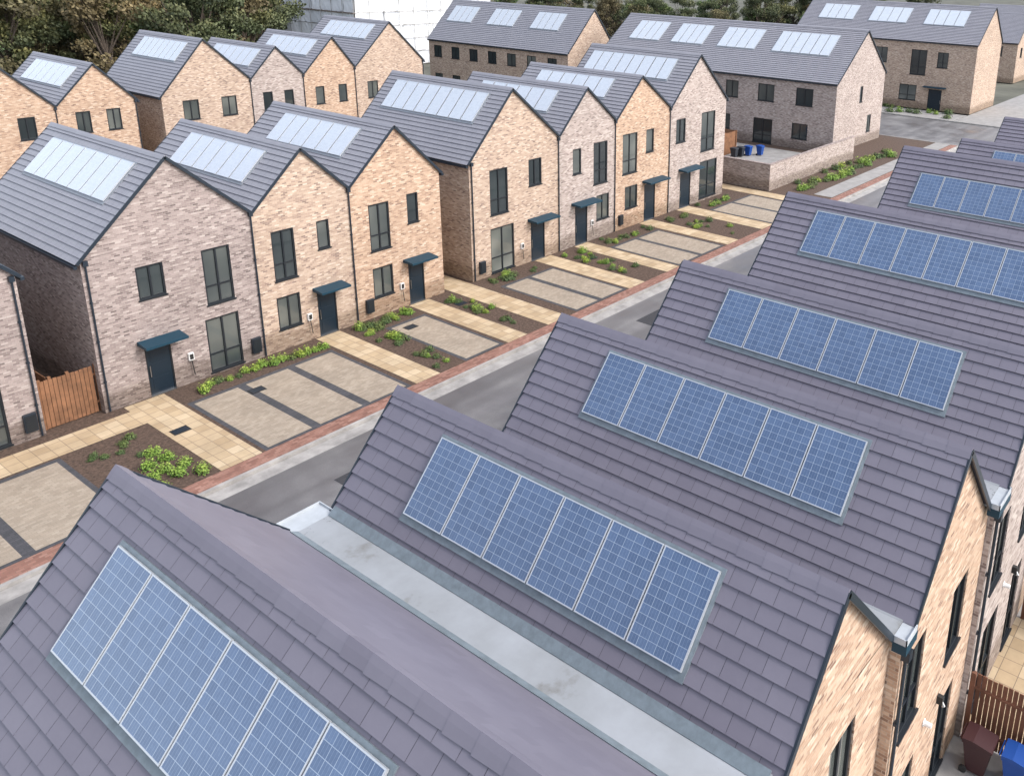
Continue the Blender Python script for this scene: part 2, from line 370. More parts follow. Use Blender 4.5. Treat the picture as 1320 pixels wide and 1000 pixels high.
def panelmesh(w,h,mat):
    k=(round(w,3),round(h,3),mat.name)
    if k in PANELS: return PANELS[k]
    mb=MB(); a,b=w/2,h/2; fr=.018; t=.045
    mb.face([(-a+fr,-b+fr,t-.004),(a-fr,-b+fr,t-.004),(a-fr,b-fr,t-.004),(-a+fr,b-fr,t-.004)],mat,uv=[(0,0),(1,0),(1,1),(0,1)])
    for x0,x1,y0,y1 in ((-a,-a+fr,-b,b),(a-fr,a,-b,b),(-a+fr,a-fr,-b,-b+fr),(-a+fr,a-fr,b-fr,b)):
        mb.box(x0,x1,y0,y1,0,t,ALU)
    PANELS[k]=mb.mesh("solar_panel"); return PANELS[k]
def array(par,rx,rz,ex,ez,ya,yb,n,s0,s1,mat):
    d=Vector((ex-rx,0,ez-rz)).normalized(); nn=Vector((-d.z,0,d.x))
    if nn.z<0: nn=-nn
    X=Vector((0,-1,0)) if d.x<0 else Vector((0,1,0)); Y=-d; Z=X.cross(Y)
    if Z.z<0: X=-X; Z=-Z
    q=Matrix((X,Y,Z)).transposed().to_quaternion()
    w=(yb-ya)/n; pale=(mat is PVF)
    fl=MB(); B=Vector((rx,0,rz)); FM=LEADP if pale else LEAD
    def P(s,l,y): p=B+d*s+nn*l; return (p.x,y,p.z)
    m0=.05; b1=.13
    a=[P(s0-.06,.048,ya-m0),P(s0-.06,.048,yb+m0),P(s1+b1,.052,yb+m0),P(s1+b1,.052,ya-m0)]
    b=[P(s0-.06,.0,ya-m0),P(s0-.06,.0,yb+m0),P(s1+b1,.0,yb+m0),P(s1+b1,.0,ya-m0)]
    fl.face(a,FM)
    for i in range(4): fl.face([a[i],a[(i+1)%4],b[(i+1)%4],b[i]],FM)
    obj("panel_flashing",fl,P(s1,0,ya),par)
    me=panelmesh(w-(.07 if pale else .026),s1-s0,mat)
    for i in range(n):
        put("solar_panel",me,P((s0+s1)/2,.058,ya+w*(i+.5)),par,rot=q)
def house(x0,x1,y0,y1,prof,brick,label,wins=(),doors=(),wx=(),dx=(),arrays=(),tile=TILE2,over=(.10,.10),pipes=(),meters=(),chargers=(),flues=(),group="terraced brick houses",cat="house",xends=(.12,.12),zb=0.0,gut=(False,False),grid=True):
    xl,zl,xa,za,xr,zr=prof
    if grid:
        fx=lambda x:FX(x,3)
        x0,x1,xl,xr=fx(x0),fx(x1),fx(xl),fx(xr); xa=FX(xa,5); zl,za,zr=FZ(zl),FZ(za),FZ(zr); y0,y1=FY(y0),FY(y1)
        wins=[(fx(a),fx(b),FZ(c),FZ(d)) for a,b,c,d in wins]
        def dm(d,f): 
            r=(f(d[0]),f(d[1]),FZ(d[2]),FZ(d[3]))
            return r+((f(d[4][0]),f(d[4][1]),FZ(d[4][2])),) if len(d)>4 else r
        doors=[dm(d,fx) for d in doors]; dx=[dm(d,FY) for d in dx]
        wx=[(FY(a),FY(b),FZ(c),FZ(d)) for a,b,c,d in wx]
        arrays=[(FY(a[0]),FY(a[1]),a[2],a[3]*1.08,a[4]*1.04,a[5]) for a in arrays]
        pipes=[(fx(p),FZ(z)) for p,z in pipes]; meters=[fx(m) for m in meters]; chargers=[fx(m) for m in chargers]
    H=put("terraced_house",None,((x0+x1)/2,y0,zb)); H["label"]=label; H["category"]=cat; H["group"]=group
    zmin=min(zl,zr)-.02; x0i=x0+.004; x1i=x1-.004
    w=MB()
    holed(w,'y',y0,x0i,x1i,zb,zmin,[h for h in wins]+[d[:4] for d in doors],brick)
    dz=-.03
    top=[(x0i,zmin),(x1i,zmin),(x1i,zr+dz),(xr,zr+dz),(xa,za+dz),(xl,zl+dz),(x0i,zl+dz)]
    pp=[top[0]]
    for p in top[1:]:
        if abs(p[0]-pp[-1][0])+abs(p[1]-pp[-1][1])>.004: pp.append(p)
    w.face([(p[0],y0,p[1]) for p in pp],brick)
    w.face([(p[0],y1,p[1]) for p in reversed(pp)],brick)
    w.face([(x0i,y1,zb),(x1i,y1,zb),(x1i,y1,zmin),(x0i,y1,zmin)],brick)
    holed(w,'x',x0i,y0,y1,zb,zl+dz,[h for h in wx]+[d[:4] for d in dx],brick)
    w.face([(x1i,y0,zb),(x1i,y1,zb),(x1i,y1,zr+dz),(x1i,y0,zr+dz)],brick)
    obj("wall",w,((x0+x1)/2,y0,zb),H)
    for h in wins: window(H,'y',y0,h)
    for h in wx: window(H,'x',x0i,h)
    for d in doors: door(H,'y',y0,d[:4],d[4] if len(d)>4 else None)
    for d in dx: door(H,'x',x0i,d[:4],d[4] if len(d)>4 else None)
    ya=y0-over[0]; yb=y1+over[1]
    sl=(za-zl)/(xa-xl); sr=(za-zr)/(xr-xa)
    ex=xl-xends[0]; ez=zl-sl*xends[0]; fx_=xr+xends[1]; fz=zr-sr*xends[1]
    rf=MB(); tiles(rf,xa,za+.02,ex,ez+.02,ya,yb,tile); tiles(rf,xa,za+.02,fx_,fz+.02,ya,yb,tile)
    roof=obj("roof",rf,(xa,y0,za),H)
    rg=MB(); ridge(rg,xa,za+.03,ya-.01,yb+.01,sl,sr,tile); obj("ridge_tiles",rg,(xa,y0,za),roof)
    for yy in ((ya-.025,ya+.010),(yb-.010,yb+.025)):
        vg=MB()
        strip(vg,(xa+.002,za+.02),(ex,ez+.02),yy[0],yy[1],-.07,.043,TRIM)
        strip(vg,(xa-.002,za+.021),(fx_,fz+.021),yy[0],yy[1],-.07,.043,TRIM)
        obj("verge_trim",vg,(xa,yy[0],za),roof)
    if gut[0]: g=MB(); g.box(ex-.10,ex+.02,ya,yb,ez-.14,ez-.02,TRIM); obj("gutter",g,(ex,ya,ez),H)
    if gut[1]: g=MB(); g.box(fx_-.02,fx_+.10,ya,yb,fz-.14,fz-.02,TRIM); obj("gutter",g,(fx_,ya,fz),H)
    for px,pz in pipes:
        p=MB(); p.cyl((px,y0-.06,zb+.05),(px,y0-.06,pz),.034,.034,TRIM,8); p.box(px-.08,px+.08,y0-.14,y0-.003,pz-.02,pz+.17,TRIM)
        for zz in (1.2,2.8,4.3): p.box(px-.05,px+.05,y0-.07,y0-.002,zz,zz+.05,TRIM)
        obj("downpipe",p,(px,y0,0),H)
    for mx in meters:
        p=MB(); p.box(mx,mx+.38,y0-.14,y0-.002,.35,1.0,TRIM); p.box(mx+.03,mx+.35,y0-.16,y0-.14,.39,.96,FRAME); obj("meter_box",p,(mx,y0,.35),H)
    for mx in chargers:
        p=MB(); p.box(mx,mx+.2,y0-.11,y0-.002,.98,1.28,WHITE); p.box(mx+.03,mx+.17,y0-.12,y0-.11,1.02,1.24,BLACK)
        p.cyl((mx+.1,y0-.08,.98),(mx+.14,y0-.12,.35),.018,.018,BLACK,6); obj("charging_point",p,(mx,y0,1),H)
    for fx1,fz1 in flues:
        p=MB(); p.cyl((fx1,y0-.002,fz1),(fx1,y0-.16,fz1),.05,.05,WHITE,12); p.cyl((fx1,y0-.005,fz1),(fx1,y0-.02,fz1),.08,.08,WHITE,12); obj("boiler_flue",p,(fx1,y0,fz1),H)
        l=MB(); l.box(fx1+.75,fx1+.85,y0-.12,y0-.002,fz1-.15,fz1+.03,BLACK); l.cyl((fx1+.80,y0-.14,fz1-.18),(fx1+.80,y0-.09,fz1-.08),.04,.025,STEEL,8); obj("wall_light",l,(fx1+.8,y0,fz1),H)
    for a in arrays:
        array(H,xa,za+.02,ex,ez+.02,*a)
    return H

YF=28.2
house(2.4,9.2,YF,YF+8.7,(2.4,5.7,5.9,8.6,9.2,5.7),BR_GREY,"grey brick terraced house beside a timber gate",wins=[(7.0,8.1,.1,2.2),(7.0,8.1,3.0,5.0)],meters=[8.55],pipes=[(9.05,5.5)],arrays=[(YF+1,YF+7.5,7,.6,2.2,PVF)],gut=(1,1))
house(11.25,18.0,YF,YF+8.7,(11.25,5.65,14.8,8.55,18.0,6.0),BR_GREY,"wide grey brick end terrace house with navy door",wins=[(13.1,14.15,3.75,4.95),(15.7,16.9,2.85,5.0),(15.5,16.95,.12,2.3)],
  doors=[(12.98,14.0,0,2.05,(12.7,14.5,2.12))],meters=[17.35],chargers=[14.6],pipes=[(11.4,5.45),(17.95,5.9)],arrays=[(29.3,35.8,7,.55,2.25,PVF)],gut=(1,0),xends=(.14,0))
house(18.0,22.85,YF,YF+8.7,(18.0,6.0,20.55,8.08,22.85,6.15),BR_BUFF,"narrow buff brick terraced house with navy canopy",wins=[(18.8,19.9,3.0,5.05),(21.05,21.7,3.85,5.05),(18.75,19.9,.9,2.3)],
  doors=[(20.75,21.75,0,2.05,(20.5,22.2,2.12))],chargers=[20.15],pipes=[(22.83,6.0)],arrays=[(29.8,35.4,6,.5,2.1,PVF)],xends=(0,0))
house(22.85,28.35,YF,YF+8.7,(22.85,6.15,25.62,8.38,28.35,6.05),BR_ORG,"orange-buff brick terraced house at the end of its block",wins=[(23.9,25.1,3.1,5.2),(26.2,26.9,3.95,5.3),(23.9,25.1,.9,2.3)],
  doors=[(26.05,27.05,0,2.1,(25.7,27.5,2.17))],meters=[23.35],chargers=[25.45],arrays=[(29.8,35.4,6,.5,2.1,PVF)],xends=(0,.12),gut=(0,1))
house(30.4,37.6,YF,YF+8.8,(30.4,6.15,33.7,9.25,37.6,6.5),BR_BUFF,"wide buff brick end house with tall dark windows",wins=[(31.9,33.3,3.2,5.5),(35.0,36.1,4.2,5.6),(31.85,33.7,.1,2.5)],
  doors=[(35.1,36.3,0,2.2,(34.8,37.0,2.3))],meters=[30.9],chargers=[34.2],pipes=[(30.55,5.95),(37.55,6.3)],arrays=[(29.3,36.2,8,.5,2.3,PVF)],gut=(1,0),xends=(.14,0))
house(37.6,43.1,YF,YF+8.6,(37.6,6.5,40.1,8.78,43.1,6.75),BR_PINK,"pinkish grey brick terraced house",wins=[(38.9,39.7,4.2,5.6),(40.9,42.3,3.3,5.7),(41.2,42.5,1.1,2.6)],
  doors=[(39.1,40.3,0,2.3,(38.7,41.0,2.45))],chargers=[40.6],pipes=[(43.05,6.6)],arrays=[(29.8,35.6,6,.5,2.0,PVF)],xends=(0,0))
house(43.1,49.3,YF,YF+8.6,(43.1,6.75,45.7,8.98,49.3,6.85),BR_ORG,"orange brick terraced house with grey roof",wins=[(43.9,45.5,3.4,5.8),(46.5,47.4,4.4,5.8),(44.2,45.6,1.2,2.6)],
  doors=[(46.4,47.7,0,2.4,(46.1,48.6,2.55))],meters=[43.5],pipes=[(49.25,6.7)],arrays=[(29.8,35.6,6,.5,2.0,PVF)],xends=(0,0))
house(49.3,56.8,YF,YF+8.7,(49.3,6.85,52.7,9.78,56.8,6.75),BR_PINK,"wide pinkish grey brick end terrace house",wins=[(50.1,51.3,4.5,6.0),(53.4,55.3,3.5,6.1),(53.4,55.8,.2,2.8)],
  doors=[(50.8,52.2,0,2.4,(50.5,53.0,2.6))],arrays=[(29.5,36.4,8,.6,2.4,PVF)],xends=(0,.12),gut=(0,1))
YD=60
G2="terraced brick houses in the row behind"
def dh(x0,x1,xa,zl,za,zr,br,wl,n,xe,lab,g=(0,0)):
    wins=[(a,b,3.7,5.1) for a,b in wl]+[(a,b,.9,2.3) for a,b in wl[:1]]
    ds=[(wl[-1][0],wl[-1][0]+1.0,0,2.1)] if len(wl)>1 else []
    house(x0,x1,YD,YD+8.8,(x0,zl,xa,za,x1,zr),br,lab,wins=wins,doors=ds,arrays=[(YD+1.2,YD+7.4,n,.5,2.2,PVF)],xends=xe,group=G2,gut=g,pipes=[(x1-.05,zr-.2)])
dh(11.5,18.0,14.7,5.6,8.6,5.6,BR_ORG,[(13,14.2),(15.6,16.8)],6,(.12,0),"orange brick house in a gabled terrace")
dh(18.0,24.6,21.3,5.6,8.4,5.6,BR_ORG,[(19,20.2),(22.1,23.2)],6,(0,0),"orange brick house in a gabled terrace")
dh(24.6,30.1,27.4,5.6,8.05,5.6,BR_ORG,[(25.8,26.8),(27.9,28.9)],6,(0,.12),"narrow orange brick house at end of terrace",(0,1))
dh(32.0,39.5,35.7,5.6,9.2,6.2,BR_BUFF,[(33.6,34.9),(36.8,38.1)],8,(.12,0),"wide buff brick house with steep gable",(1,0))
dh(39.5,44.5,41.9,6.2,8.4,6.2,BR_PINK,[(40.5,41.4),(42.5,43.4)],6,(0,0),"narrow grey brick house in a gabled terrace")
dh(44.5,49.9,47.5,6.2,8.85,6.4,BR_ORG,[(45.6,46.5),(48.0,48.9)],6,(0,0),"orange brick house in a gabled terrace")
dh(49.9,58.0,53.9,6.4,9.8,6.5,BR_BUFF,[(51.2,52.4),(54.8,56.0)],7,(0,.12),"wide buff brick house at end of terrace",(0,1))
G3="long brick terraces across the side street"
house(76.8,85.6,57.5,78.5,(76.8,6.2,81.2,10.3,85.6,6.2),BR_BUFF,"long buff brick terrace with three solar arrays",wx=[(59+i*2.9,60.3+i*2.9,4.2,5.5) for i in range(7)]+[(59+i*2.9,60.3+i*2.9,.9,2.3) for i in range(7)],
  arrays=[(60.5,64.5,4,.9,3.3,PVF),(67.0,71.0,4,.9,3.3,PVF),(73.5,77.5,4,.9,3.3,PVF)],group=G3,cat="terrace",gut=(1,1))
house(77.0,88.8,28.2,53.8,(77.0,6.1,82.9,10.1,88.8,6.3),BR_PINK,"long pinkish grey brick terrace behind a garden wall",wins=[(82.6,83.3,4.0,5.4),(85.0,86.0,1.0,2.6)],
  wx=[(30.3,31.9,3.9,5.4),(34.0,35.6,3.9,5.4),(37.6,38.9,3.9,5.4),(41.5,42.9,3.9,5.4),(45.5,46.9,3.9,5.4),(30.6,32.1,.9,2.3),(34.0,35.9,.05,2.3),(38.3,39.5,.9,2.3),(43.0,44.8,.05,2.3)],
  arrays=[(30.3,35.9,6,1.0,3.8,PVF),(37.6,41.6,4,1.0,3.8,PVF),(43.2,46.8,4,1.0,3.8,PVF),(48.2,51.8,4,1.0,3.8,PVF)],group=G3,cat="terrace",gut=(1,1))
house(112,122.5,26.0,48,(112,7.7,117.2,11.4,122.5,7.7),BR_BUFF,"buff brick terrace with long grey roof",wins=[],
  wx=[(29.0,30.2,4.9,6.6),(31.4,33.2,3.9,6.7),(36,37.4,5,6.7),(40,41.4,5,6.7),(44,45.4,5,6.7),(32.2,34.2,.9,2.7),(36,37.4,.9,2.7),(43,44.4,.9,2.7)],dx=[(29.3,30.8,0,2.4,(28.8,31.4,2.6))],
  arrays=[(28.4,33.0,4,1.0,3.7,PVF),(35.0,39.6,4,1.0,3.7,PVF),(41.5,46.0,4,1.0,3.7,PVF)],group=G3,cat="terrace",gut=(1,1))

# ---- near row
G4="terraced brick houses backing onto rear gardens"
YA=12.76
def nh(x0,x1,xl,zl,xa,za,xr,zr,y0,wins,arr,br,lab,**k):
    return house(x0,x1,y0,YA,(xl,zl,xa,za,xr,zr),br,lab,wins=wins,arrays=arr,tile=TILE,xends=(0,0),group=G4,grid=False,**k)
H1=nh(1.0,7.35,1.5,5.95,4.54,9.19,7.0,6.7,3.65,[(2.2,3.4,3.4,5.3)],[(5.99,11.7,6,.70,2.12,PV)],BR_BUFF,"end house with purple-grey roof and blue solar panels")
H2=nh(7.35,11.85,7.81,6.6,9.48,8.5,11.65,6.2,3.62,[(7.9,8.8,3.5,5.5),(9.7,10.6,3.5,5.5),(7.9,9.2,.1,2.3),(9.8,10.6,.1,2.3)],[(5.28,11.2,6,.46,1.88,PV)],BR_ORG,"house with blue solar panels beside a pale valley gutter",flues=[(11.2,2.6)])
H3=nh(11.85,16.7,12.1,6.23,14.13,8.5,16.3,6.18,3.42,[(12.3,13.2,3.6,5.4),(14.8,15.7,3.4,5.1),(12.4,13.5,.1,2.3),(14.9,15.8,.1,2.3)],[(5.05,11.12,6,.46,1.88,PV)],BR_ORG,"house with blue solar panels and buff brick rear gable",flues=[(13.9,2.7)],pipes=[(11.95,5.7)])
H4=nh(16.7,21.5,17.1,6.25,19.13,8.5,21.2,6.2,3.3,[(17.4,18.3,3.4,5.2),(19.8,20.7,3.4,5.2),(17.5,18.7,.1,2.3),(19.9,20.8,.1,2.3)],[(4.9,11.12,6,.46,1.88,PV)],BR_PINK,"house with blue solar panels in a gabled terrace",flues=[(18.9,2.7)],pipes=[(16.78,5.7)])
nh(21.5,28.3,21.95,6.15,25.15,9.28,28.2,6.2,3.3,[(22.4,23.4,3.4,5.2),(25.5,26.6,3.4,5.2),(22.4,23.6,.1,2.3)],[(3.7,11.56,8,.47,2.0,PV)],BR_BUFF,"wide end house with eight blue solar panels")
nh(32.2,38.8,32.3,6.1,35.5,9.27,38.6,6.1,3.3,[],[(3.8,11.68,8,1.2,2.7,PV)],BR_BUFF,"wide end house with purple-grey tiled roof")
nh(40.8,46.2,41,6.2,43.5,8.45,46,6.2,3.3,[],[(5,11.1,6,.5,2.0,PV)],BR_BUFF,"house with tiled roof in a gabled terrace")
nh(48,53.8,48.2,6.2,51.0,8.6,53.6,6.2,3.3,[],[(5,11.1,6,.5,2.0,PV)],BR_BUFF,"house with tiled roof in a gabled terrace")
def trough(par,xa,xb,z,y0,y1,lip=None):
    t=MB()
    t.prism([(xa-.10,z+.06),(xa+.04,z),(xb-.04,z),(xb+.06,z+.06),(xb+.06,z-.04),(xa-.10,z-.04)],'y',y0+.02,y1-.02,GUT)
    if lip:
        # lead upstands dressed up both tile edges
        t.prism([(xa-.06,z+.10),(xa+.09,z+.012),(xa+.09,z+.005),(xa-.06,z+.08)],'y',y0+.03,y1-.03,LEAD)
        t.prism([(xb-.10,z+.012),(xb+.05,z+.13),(xb+.05,z+.11),(xb-.10,z+.005)],'y',y0+.03,y1-.03,LEAD)
    obj("valley_gutter",t,(xa,y0,z),par)
    for a,b in ((y0-.20,y0+.015),(y1-.015,y1+.42)):
        m=MB(); m.box(xa-.02,xb+.02,a,b,z-.08,z-.006,PALE)
        for p,q in ((xa-.04,xa-.021),(xb+.021,xb+.04)): m.box(p,q,a-.02,b,z-.08,z+.04,PALE)
        e=(a-.02,a-.001) if a<y0 else (b+.001,b+.02); m.box(xa-.04,xb+.04,e[0],e[1],z-.08,z+.04,PALE)
        m.box(xa-.045,xb+.045,a-.025 if a<y0 else a,b if a<y0 else b+.025,z-.26,z-.081,CANOPY)
        obj("gutter_outlet",m,(xa,a,z),par)
trough(H2,7.02,7.81,6.70,3.64,12.78,True); trough(H3,11.67,12.08,6.26,3.5,12.78); trough(H4,16.32,17.08,6.28,3.35,12.78)
trough(H4,21.22,21.95,6.26,3.3,12.78)

# ---------------------------------------------------------------- setting
def sheetm(name,x0,x1,y0,y1,z,mat):
    m=MB(); m.face([(x0,y0,z),(x1,y0,z),(x1,y1,z),(x0,y1,z)],mat); o=obj(name,m,((x0+x1)/2,(y0+y1)/2,z)); o["kind"]="structure"; return o
def sheet(name,x0,x1,y0,y1,z,mat): return sheetm(name,FX(x0),FX(x1),FY(y0),FY(y1),z,mat)
def slabm(name,x0,x1,y0,y1,z0,z1,mat):
    m=MB(); m.box(x0,x1,y0,y1,z0,z1,mat); o=obj(name,m,((x0+x1)/2,(y0+y1)/2,z0)); o["kind"]="structure"; return o
def slab(name,x0,x1,y0,y1,z0,z1,mat): return slabm(name,FX(x0),FX(x1),FY(y0),FY(y1),z0,z1,mat)
sheet("ground",-500,900,-500,900,-.13,EARTH)
sheet("road",-60,92,16.0,21.2,-.12,ASPH)
sheet("road",92,106,-60,90,-.12,ASPH)
sheet("road",106,200,8,20,-.12,ASPH)
slab("pavement",-60,91,21.9,59.5,-.125,-.012,SOIL)
slab("pavement",-60,91,-14,15.8,-.125,-.012,FOOT)
slab("pavement",106.4,180,20.3,25.9,-.125,0,FOOT)
slab("pavement",106.4,111.8,26,60,-.125,0,FOOT)
slab("kerb",-60,91,21.15,21.28,-.125,.0,CONC)
slab("kerb",-60,91,15.82,15.96,-.125,.0,CONC)
slab("kerb",91.1,91.3,21.15,90,-.125,.0,CONC)
slab("kerb",106.15,106.35,20,90,-.125,.0,CONC)
slab("pavement",-60,91,21.29,21.89,-.125,-.004,REDB)
sheet("road",-60,90,20.6,21.14,-.116,CONC)
sheet("road",32.2,35.6,17.6,19.4,-.114,PATCH)
sheet("road",14.0,16.2,18.3,19.0,-.114,PATCH)
def bay(x0,x1,y0,y1,div=()):
    sheet("driveway",x0,x1,y0,y1,-.006,DPAVE)
    xs=[x0]+list(div)+[x1]
    for a,b in zip(xs[:-1],xs[1:]):
        sheet("driveway",a+.18,b-.18,y0+.14,y1-.2,-.001,PAVE)
def path(x0,x1,y0,y1): sheet("path",x0,x1,y0,y1,-.002,SLAB)
path(-6,11.8,26.5,27.7)
bay(-6,3.3,21.9,26.4,(-1,)); bay(3.3,8.7,21.9,26.4,(5.9,))
path(11.8,13.35,21.9,28.15)
bay(13.5,20.2,21.9,26.8,(15.7,18.0))
path(20.45,21.75,21.9,28.15)
bay(23.3,25.75,21.95,26.9)
path(25.95,27.25,21.9,28.15)
path(28.75,30.25,21.9,36)
bay(31.0,35.3,21.95,26.8,(33.1,))
path(35.45,36.9,21.9,28.15)
path(39.1,40.4,21.9,28.15)
bay(40.5,45.7,21.95,26.6,(43.1,))
path(46.0,47.4,21.9,28.15)
path(50.6,52.2,21.9,28.15)
bay(52.3,58.4,21.95,26.6,(55.3,))
path(58.6,60.0,21.9,40)
sheet("path",62,91,21.95,23.3,-.004,FOOT)
sheet("path",61.4,76,27,38,-.004,FOOT)
for x,y in ((12.3,25.2),(15.9,25.9),(6.0,25.3),(24.2,26.2),(27.9,26.6),(38.2,26.2)):
    x=FX(x);y=FY(y)
    m=MB(); m.box(x-.3,x+.3,y-.22,y+.22,-.002,.004,BLACK); m.box(x-.25,x+.25,y-.17,y+.17,.004,.008,TRIM)
    o=obj("drain_cover",m,(x,y,0)); o["label"]="dark metal drain cover set in the paving"; o["category"]="drain cover"; o["group"]="drain covers in the paving"

def fence(pts,h,label,mat=WOOD,board=.14,grid=True):
    if grid: pts=[(FX(a),FY(b)) for a,b in pts]
    m=MB()
    for (xa,ya),(xb,yb) in zip(pts[:-1],pts[1:]):
        L=math.hypot(xb-xa,yb-ya); n=max(1,int(L/board)); dx,dy=(xb-xa)/L,(yb-ya)/L
        for i in range(n):
            s=i*board; cx=xa+dx*(s+board/2); cy=ya+dy*(s+board/2); hh=h+U(-.015,.015); w=board/2-.008
            t=.012; q=[(cx-dx*w-dy*t,cy-dy*w+dx*t),(cx+dx*w-dy*t,cy+dy*w+dx*t),(cx+dx*w+dy*t,cy+dy*w-dx*t),(cx-dx*w+dy*t,cy-dy*w-dx*t)]
            a=[(p[0],p[1],.03) for p in q]; b=[(p[0],p[1],hh) for p in q]
            m.face(b,mat)
            for k in range(4): m.face([a[k],a[(k+1)%4],b[(k+1)%4],b[k]],mat)
        for zz in (.4,h-.35):
            m.cyl((xa-dy*.04,ya+dx*.04,zz),(xb-dy*.04,yb+dx*.04,zz),.035,.035,mat,4)
        k=int(L/1.8)+1
        for i in range(k+1):
            s=L*i/k; m.box(xa+dx*s-.05-dy*.06,xa+dx*s+.05-dy*.06,ya+dy*s-.05+dx*.06,ya+dy*s+.05+dx*.06,0,h+.05,mat)
    o=obj("fence",m,(pts[0][0],pts[0][1],0)); o["label"]=label; o["category"]="fence"; return o
fence([(9.25,28.5),(11.2,28.5)],1.85,"brown timber gate fence between two brick houses")
fence([(9.6,36.5),(9.6,28.7)],1.8,"brown timber garden fence running behind houses")
fence([(55.0,40.2),(67.6,40.2)],2.0,"brown timber garden fence above bins",grid=False)
fence([(67.7,40.2),(67.7,46)],2.0,"brown timber side fence in corner yard",grid=False)
fence([(16.8,-5.0),(16.8,3.2)],1.8,"reddish timber fence dividing rear gardens",WOODD,.11,False)
fence([(21.6,-7.0),(21.6,3.15)],1.8,"reddish timber fence dividing rear gardens",WOODD,.11,False)
a,b_,c_,d_=FX(60.3),FX(76.9),FY(26.05),39.9
w=MB(); w.box(a,a+.25,c_+.26,d_,0,2.0,BR_PINK); w.box(a-.03,a+.28,c_+.24,d_,2.0,2.08,BR_GREY)
w.box(a,b_,c_,c_+.25,0,2.0,BR_PINK); w.box(a-.03,b_,c_-.03,c_+.235,2.002,2.082,BR_GREY)
o=obj("garden_wall",w,(a,c_,0)); o["label"]="long pinkish grey brick garden wall around corner plot"; o["category"]="wall"
sheetm("path",16.9,21.5,1.6,3.3,-.004,SLAB)
sheetm("grass",16.9,21.5,-9,1.55,-.006,GRASS)
sheetm("path",11,16.75,-2.5,3.4,-.004,FOOT)

def bin_(x,y,col,label,k=1.0):
    B=put("wheelie_bin",None,(x,y,0)); B["label"]=label; B["category"]="bin"; B["group"]="wheelie bins"
    def sc(m): m.v=[(x+(p[0]-x)*k,y+(p[1]-y)*k,p[2]*k) for p in m.v]; return m
    m=MB(); c=[(-.22,-.24,.08),(.22,-.24,.08),(.22,.20,.08),(-.22,.20,.08)]; t=[(-.29,-.34,.95),(.29,-.34,.95),(.29,.34,.95),(-.29,.34,.95)]
    c=[(p[0]+x,p[1]+y,p[2]) for p in c]; t=[(p[0]+x,p[1]+y,p[2]) for p in t]
    m.face(c[::-1],col); m.face(t,col)
    for j in range(4): m.face([c[j],c[(j+1)%4],t[(j+1)%4],t[j]],col)
    m.box(x-.31,x+.31,y-.36,y+.36,.93,.98,col); obj("bin_body",sc(m),(x,y,.1),B)
    l=MB(); l.prism([(y-.38,.985),(y+.37,.985),(y+.37,1.06),(y+.1,1.09),(y-.36,1.03)],'x',x-.32,x+.32,col); l.cyl((x-.26,y+.42,1.0),(x+.26,y+.42,1.0),.02,.02,col,6); obj("bin_lid",sc(l),(x,y,1),B)
    for sx in (-.27,.27):
        wv=MB(); wv.cyl((x+sx-.03,y+.26,.1),(x+sx+.03,y+.26,.1),.1,.1,BLACK,12); obj("wheel",sc(wv),(x+sx,y+.26,.1),B)
BLUE=plain("bin_blue",(.008,.06,.28),.45); MAR=plain("bin_maroon",(.045,.015,.017),.5); GRN=plain("bin_green",(.01,.08,.05),.5); DBL=plain("bin_dark",(.02,.025,.035),.5)
bin_(16.15,1.95,BLUE,"bright blue wheelie bin beside timber fence",.85); bin_(16.1,2.75,MAR,"dark maroon wheelie bin by brick wall",.85); bin_(16.2,1.15,GRN,"green wheelie bin beside timber fence",.85)
for i,(x,y,c,l) in enumerate(((67.2,38.6,BLUE,"blue wheelie bin in corner yard"),(66.4,38.9,DBL,"dark wheelie bin in corner yard"),(68.1,37.9,BLUE,"blue wheelie bin in corner yard"),(65.6,39.1,DBL,"dark wheelie bin by timber fence"))): bin_(x,y,c,l,.85)

# ---------------------------------------------------------------- plants
def shrubmesh(r,h,n,mat,ls):
    m=MB()
    for i in range(n):
        th=U(0,6.283); ph=math.acos(U(0,1)); rr=(.5+.5*R())*(1+.25*math.sin(3*th+i%3))
        p=Vector((r*rr*math.sin(ph)*math.cos(th),r*rr*math.sin(ph)*math.sin(th),h*rr*math.cos(ph)+.04))
        nrm=Vector((p.x,p.y,p.z*.8+.1)).normalized()+Vector((U(-.6,.6),U(-.6,.6),U(-.3,.6))); nrm.normalize()
        a=nrm.orthogonal().normalized(); a=Matrix.Rotation(U(0,6.28),3,nrm)@a; b=nrm.cross(a); s=ls*U(.6,1.2)
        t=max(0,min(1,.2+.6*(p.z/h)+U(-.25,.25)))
        m.face([p-a*s,p-b*s*.5,p+a*s,p+b*s*.5],mat,tint=t)
    for k in range(5):
        a=U(0,6.28); m.cyl((0,0,0),(r*.5*math.cos(a),r*.5*math.sin(a),h*.6),.012,.005,BARK,4,False)
    return m.mesh("shrub")
SH_L=[shrubmesh(.30,.34,330,LEAF_L,.05) for _ in range(3)]
SH_D=[shrubmesh(.30,.26,260,LEAF_D,.05) for _ in range(3)]
def shrub(x,y,kind='L',s=1):
    x=FX(x); y=FY(y)
    o=put("shrub",random.choice(SH_L if kind=='L' else SH_D),(x,y,-.02)); o.scale=(s*U(.85,1.15),s*U(.85,1.15),s*U(.8,1.2)); o.rotation_euler=(0,0,U(0,6.28))
    o["label"]="small bright green shrub in a mulched bed" if kind=='L' else "small dark green shrub in a mulched bed"
    o["category"]="shrub"; o["group"]="shrubs in the front beds"
for x,y in ((9.6,22.7),(10.1,23.1),(10.7,22.6),(11.2,23.0),(10.4,23.8),(11.1,23.8),(9.3,23.4),(11.3,22.3),(9.9,22.3),(10.9,24.4),(10.5,23.3)): shrub(x+U(-.1,.1),y+U(-.1,.1),'L',.9)
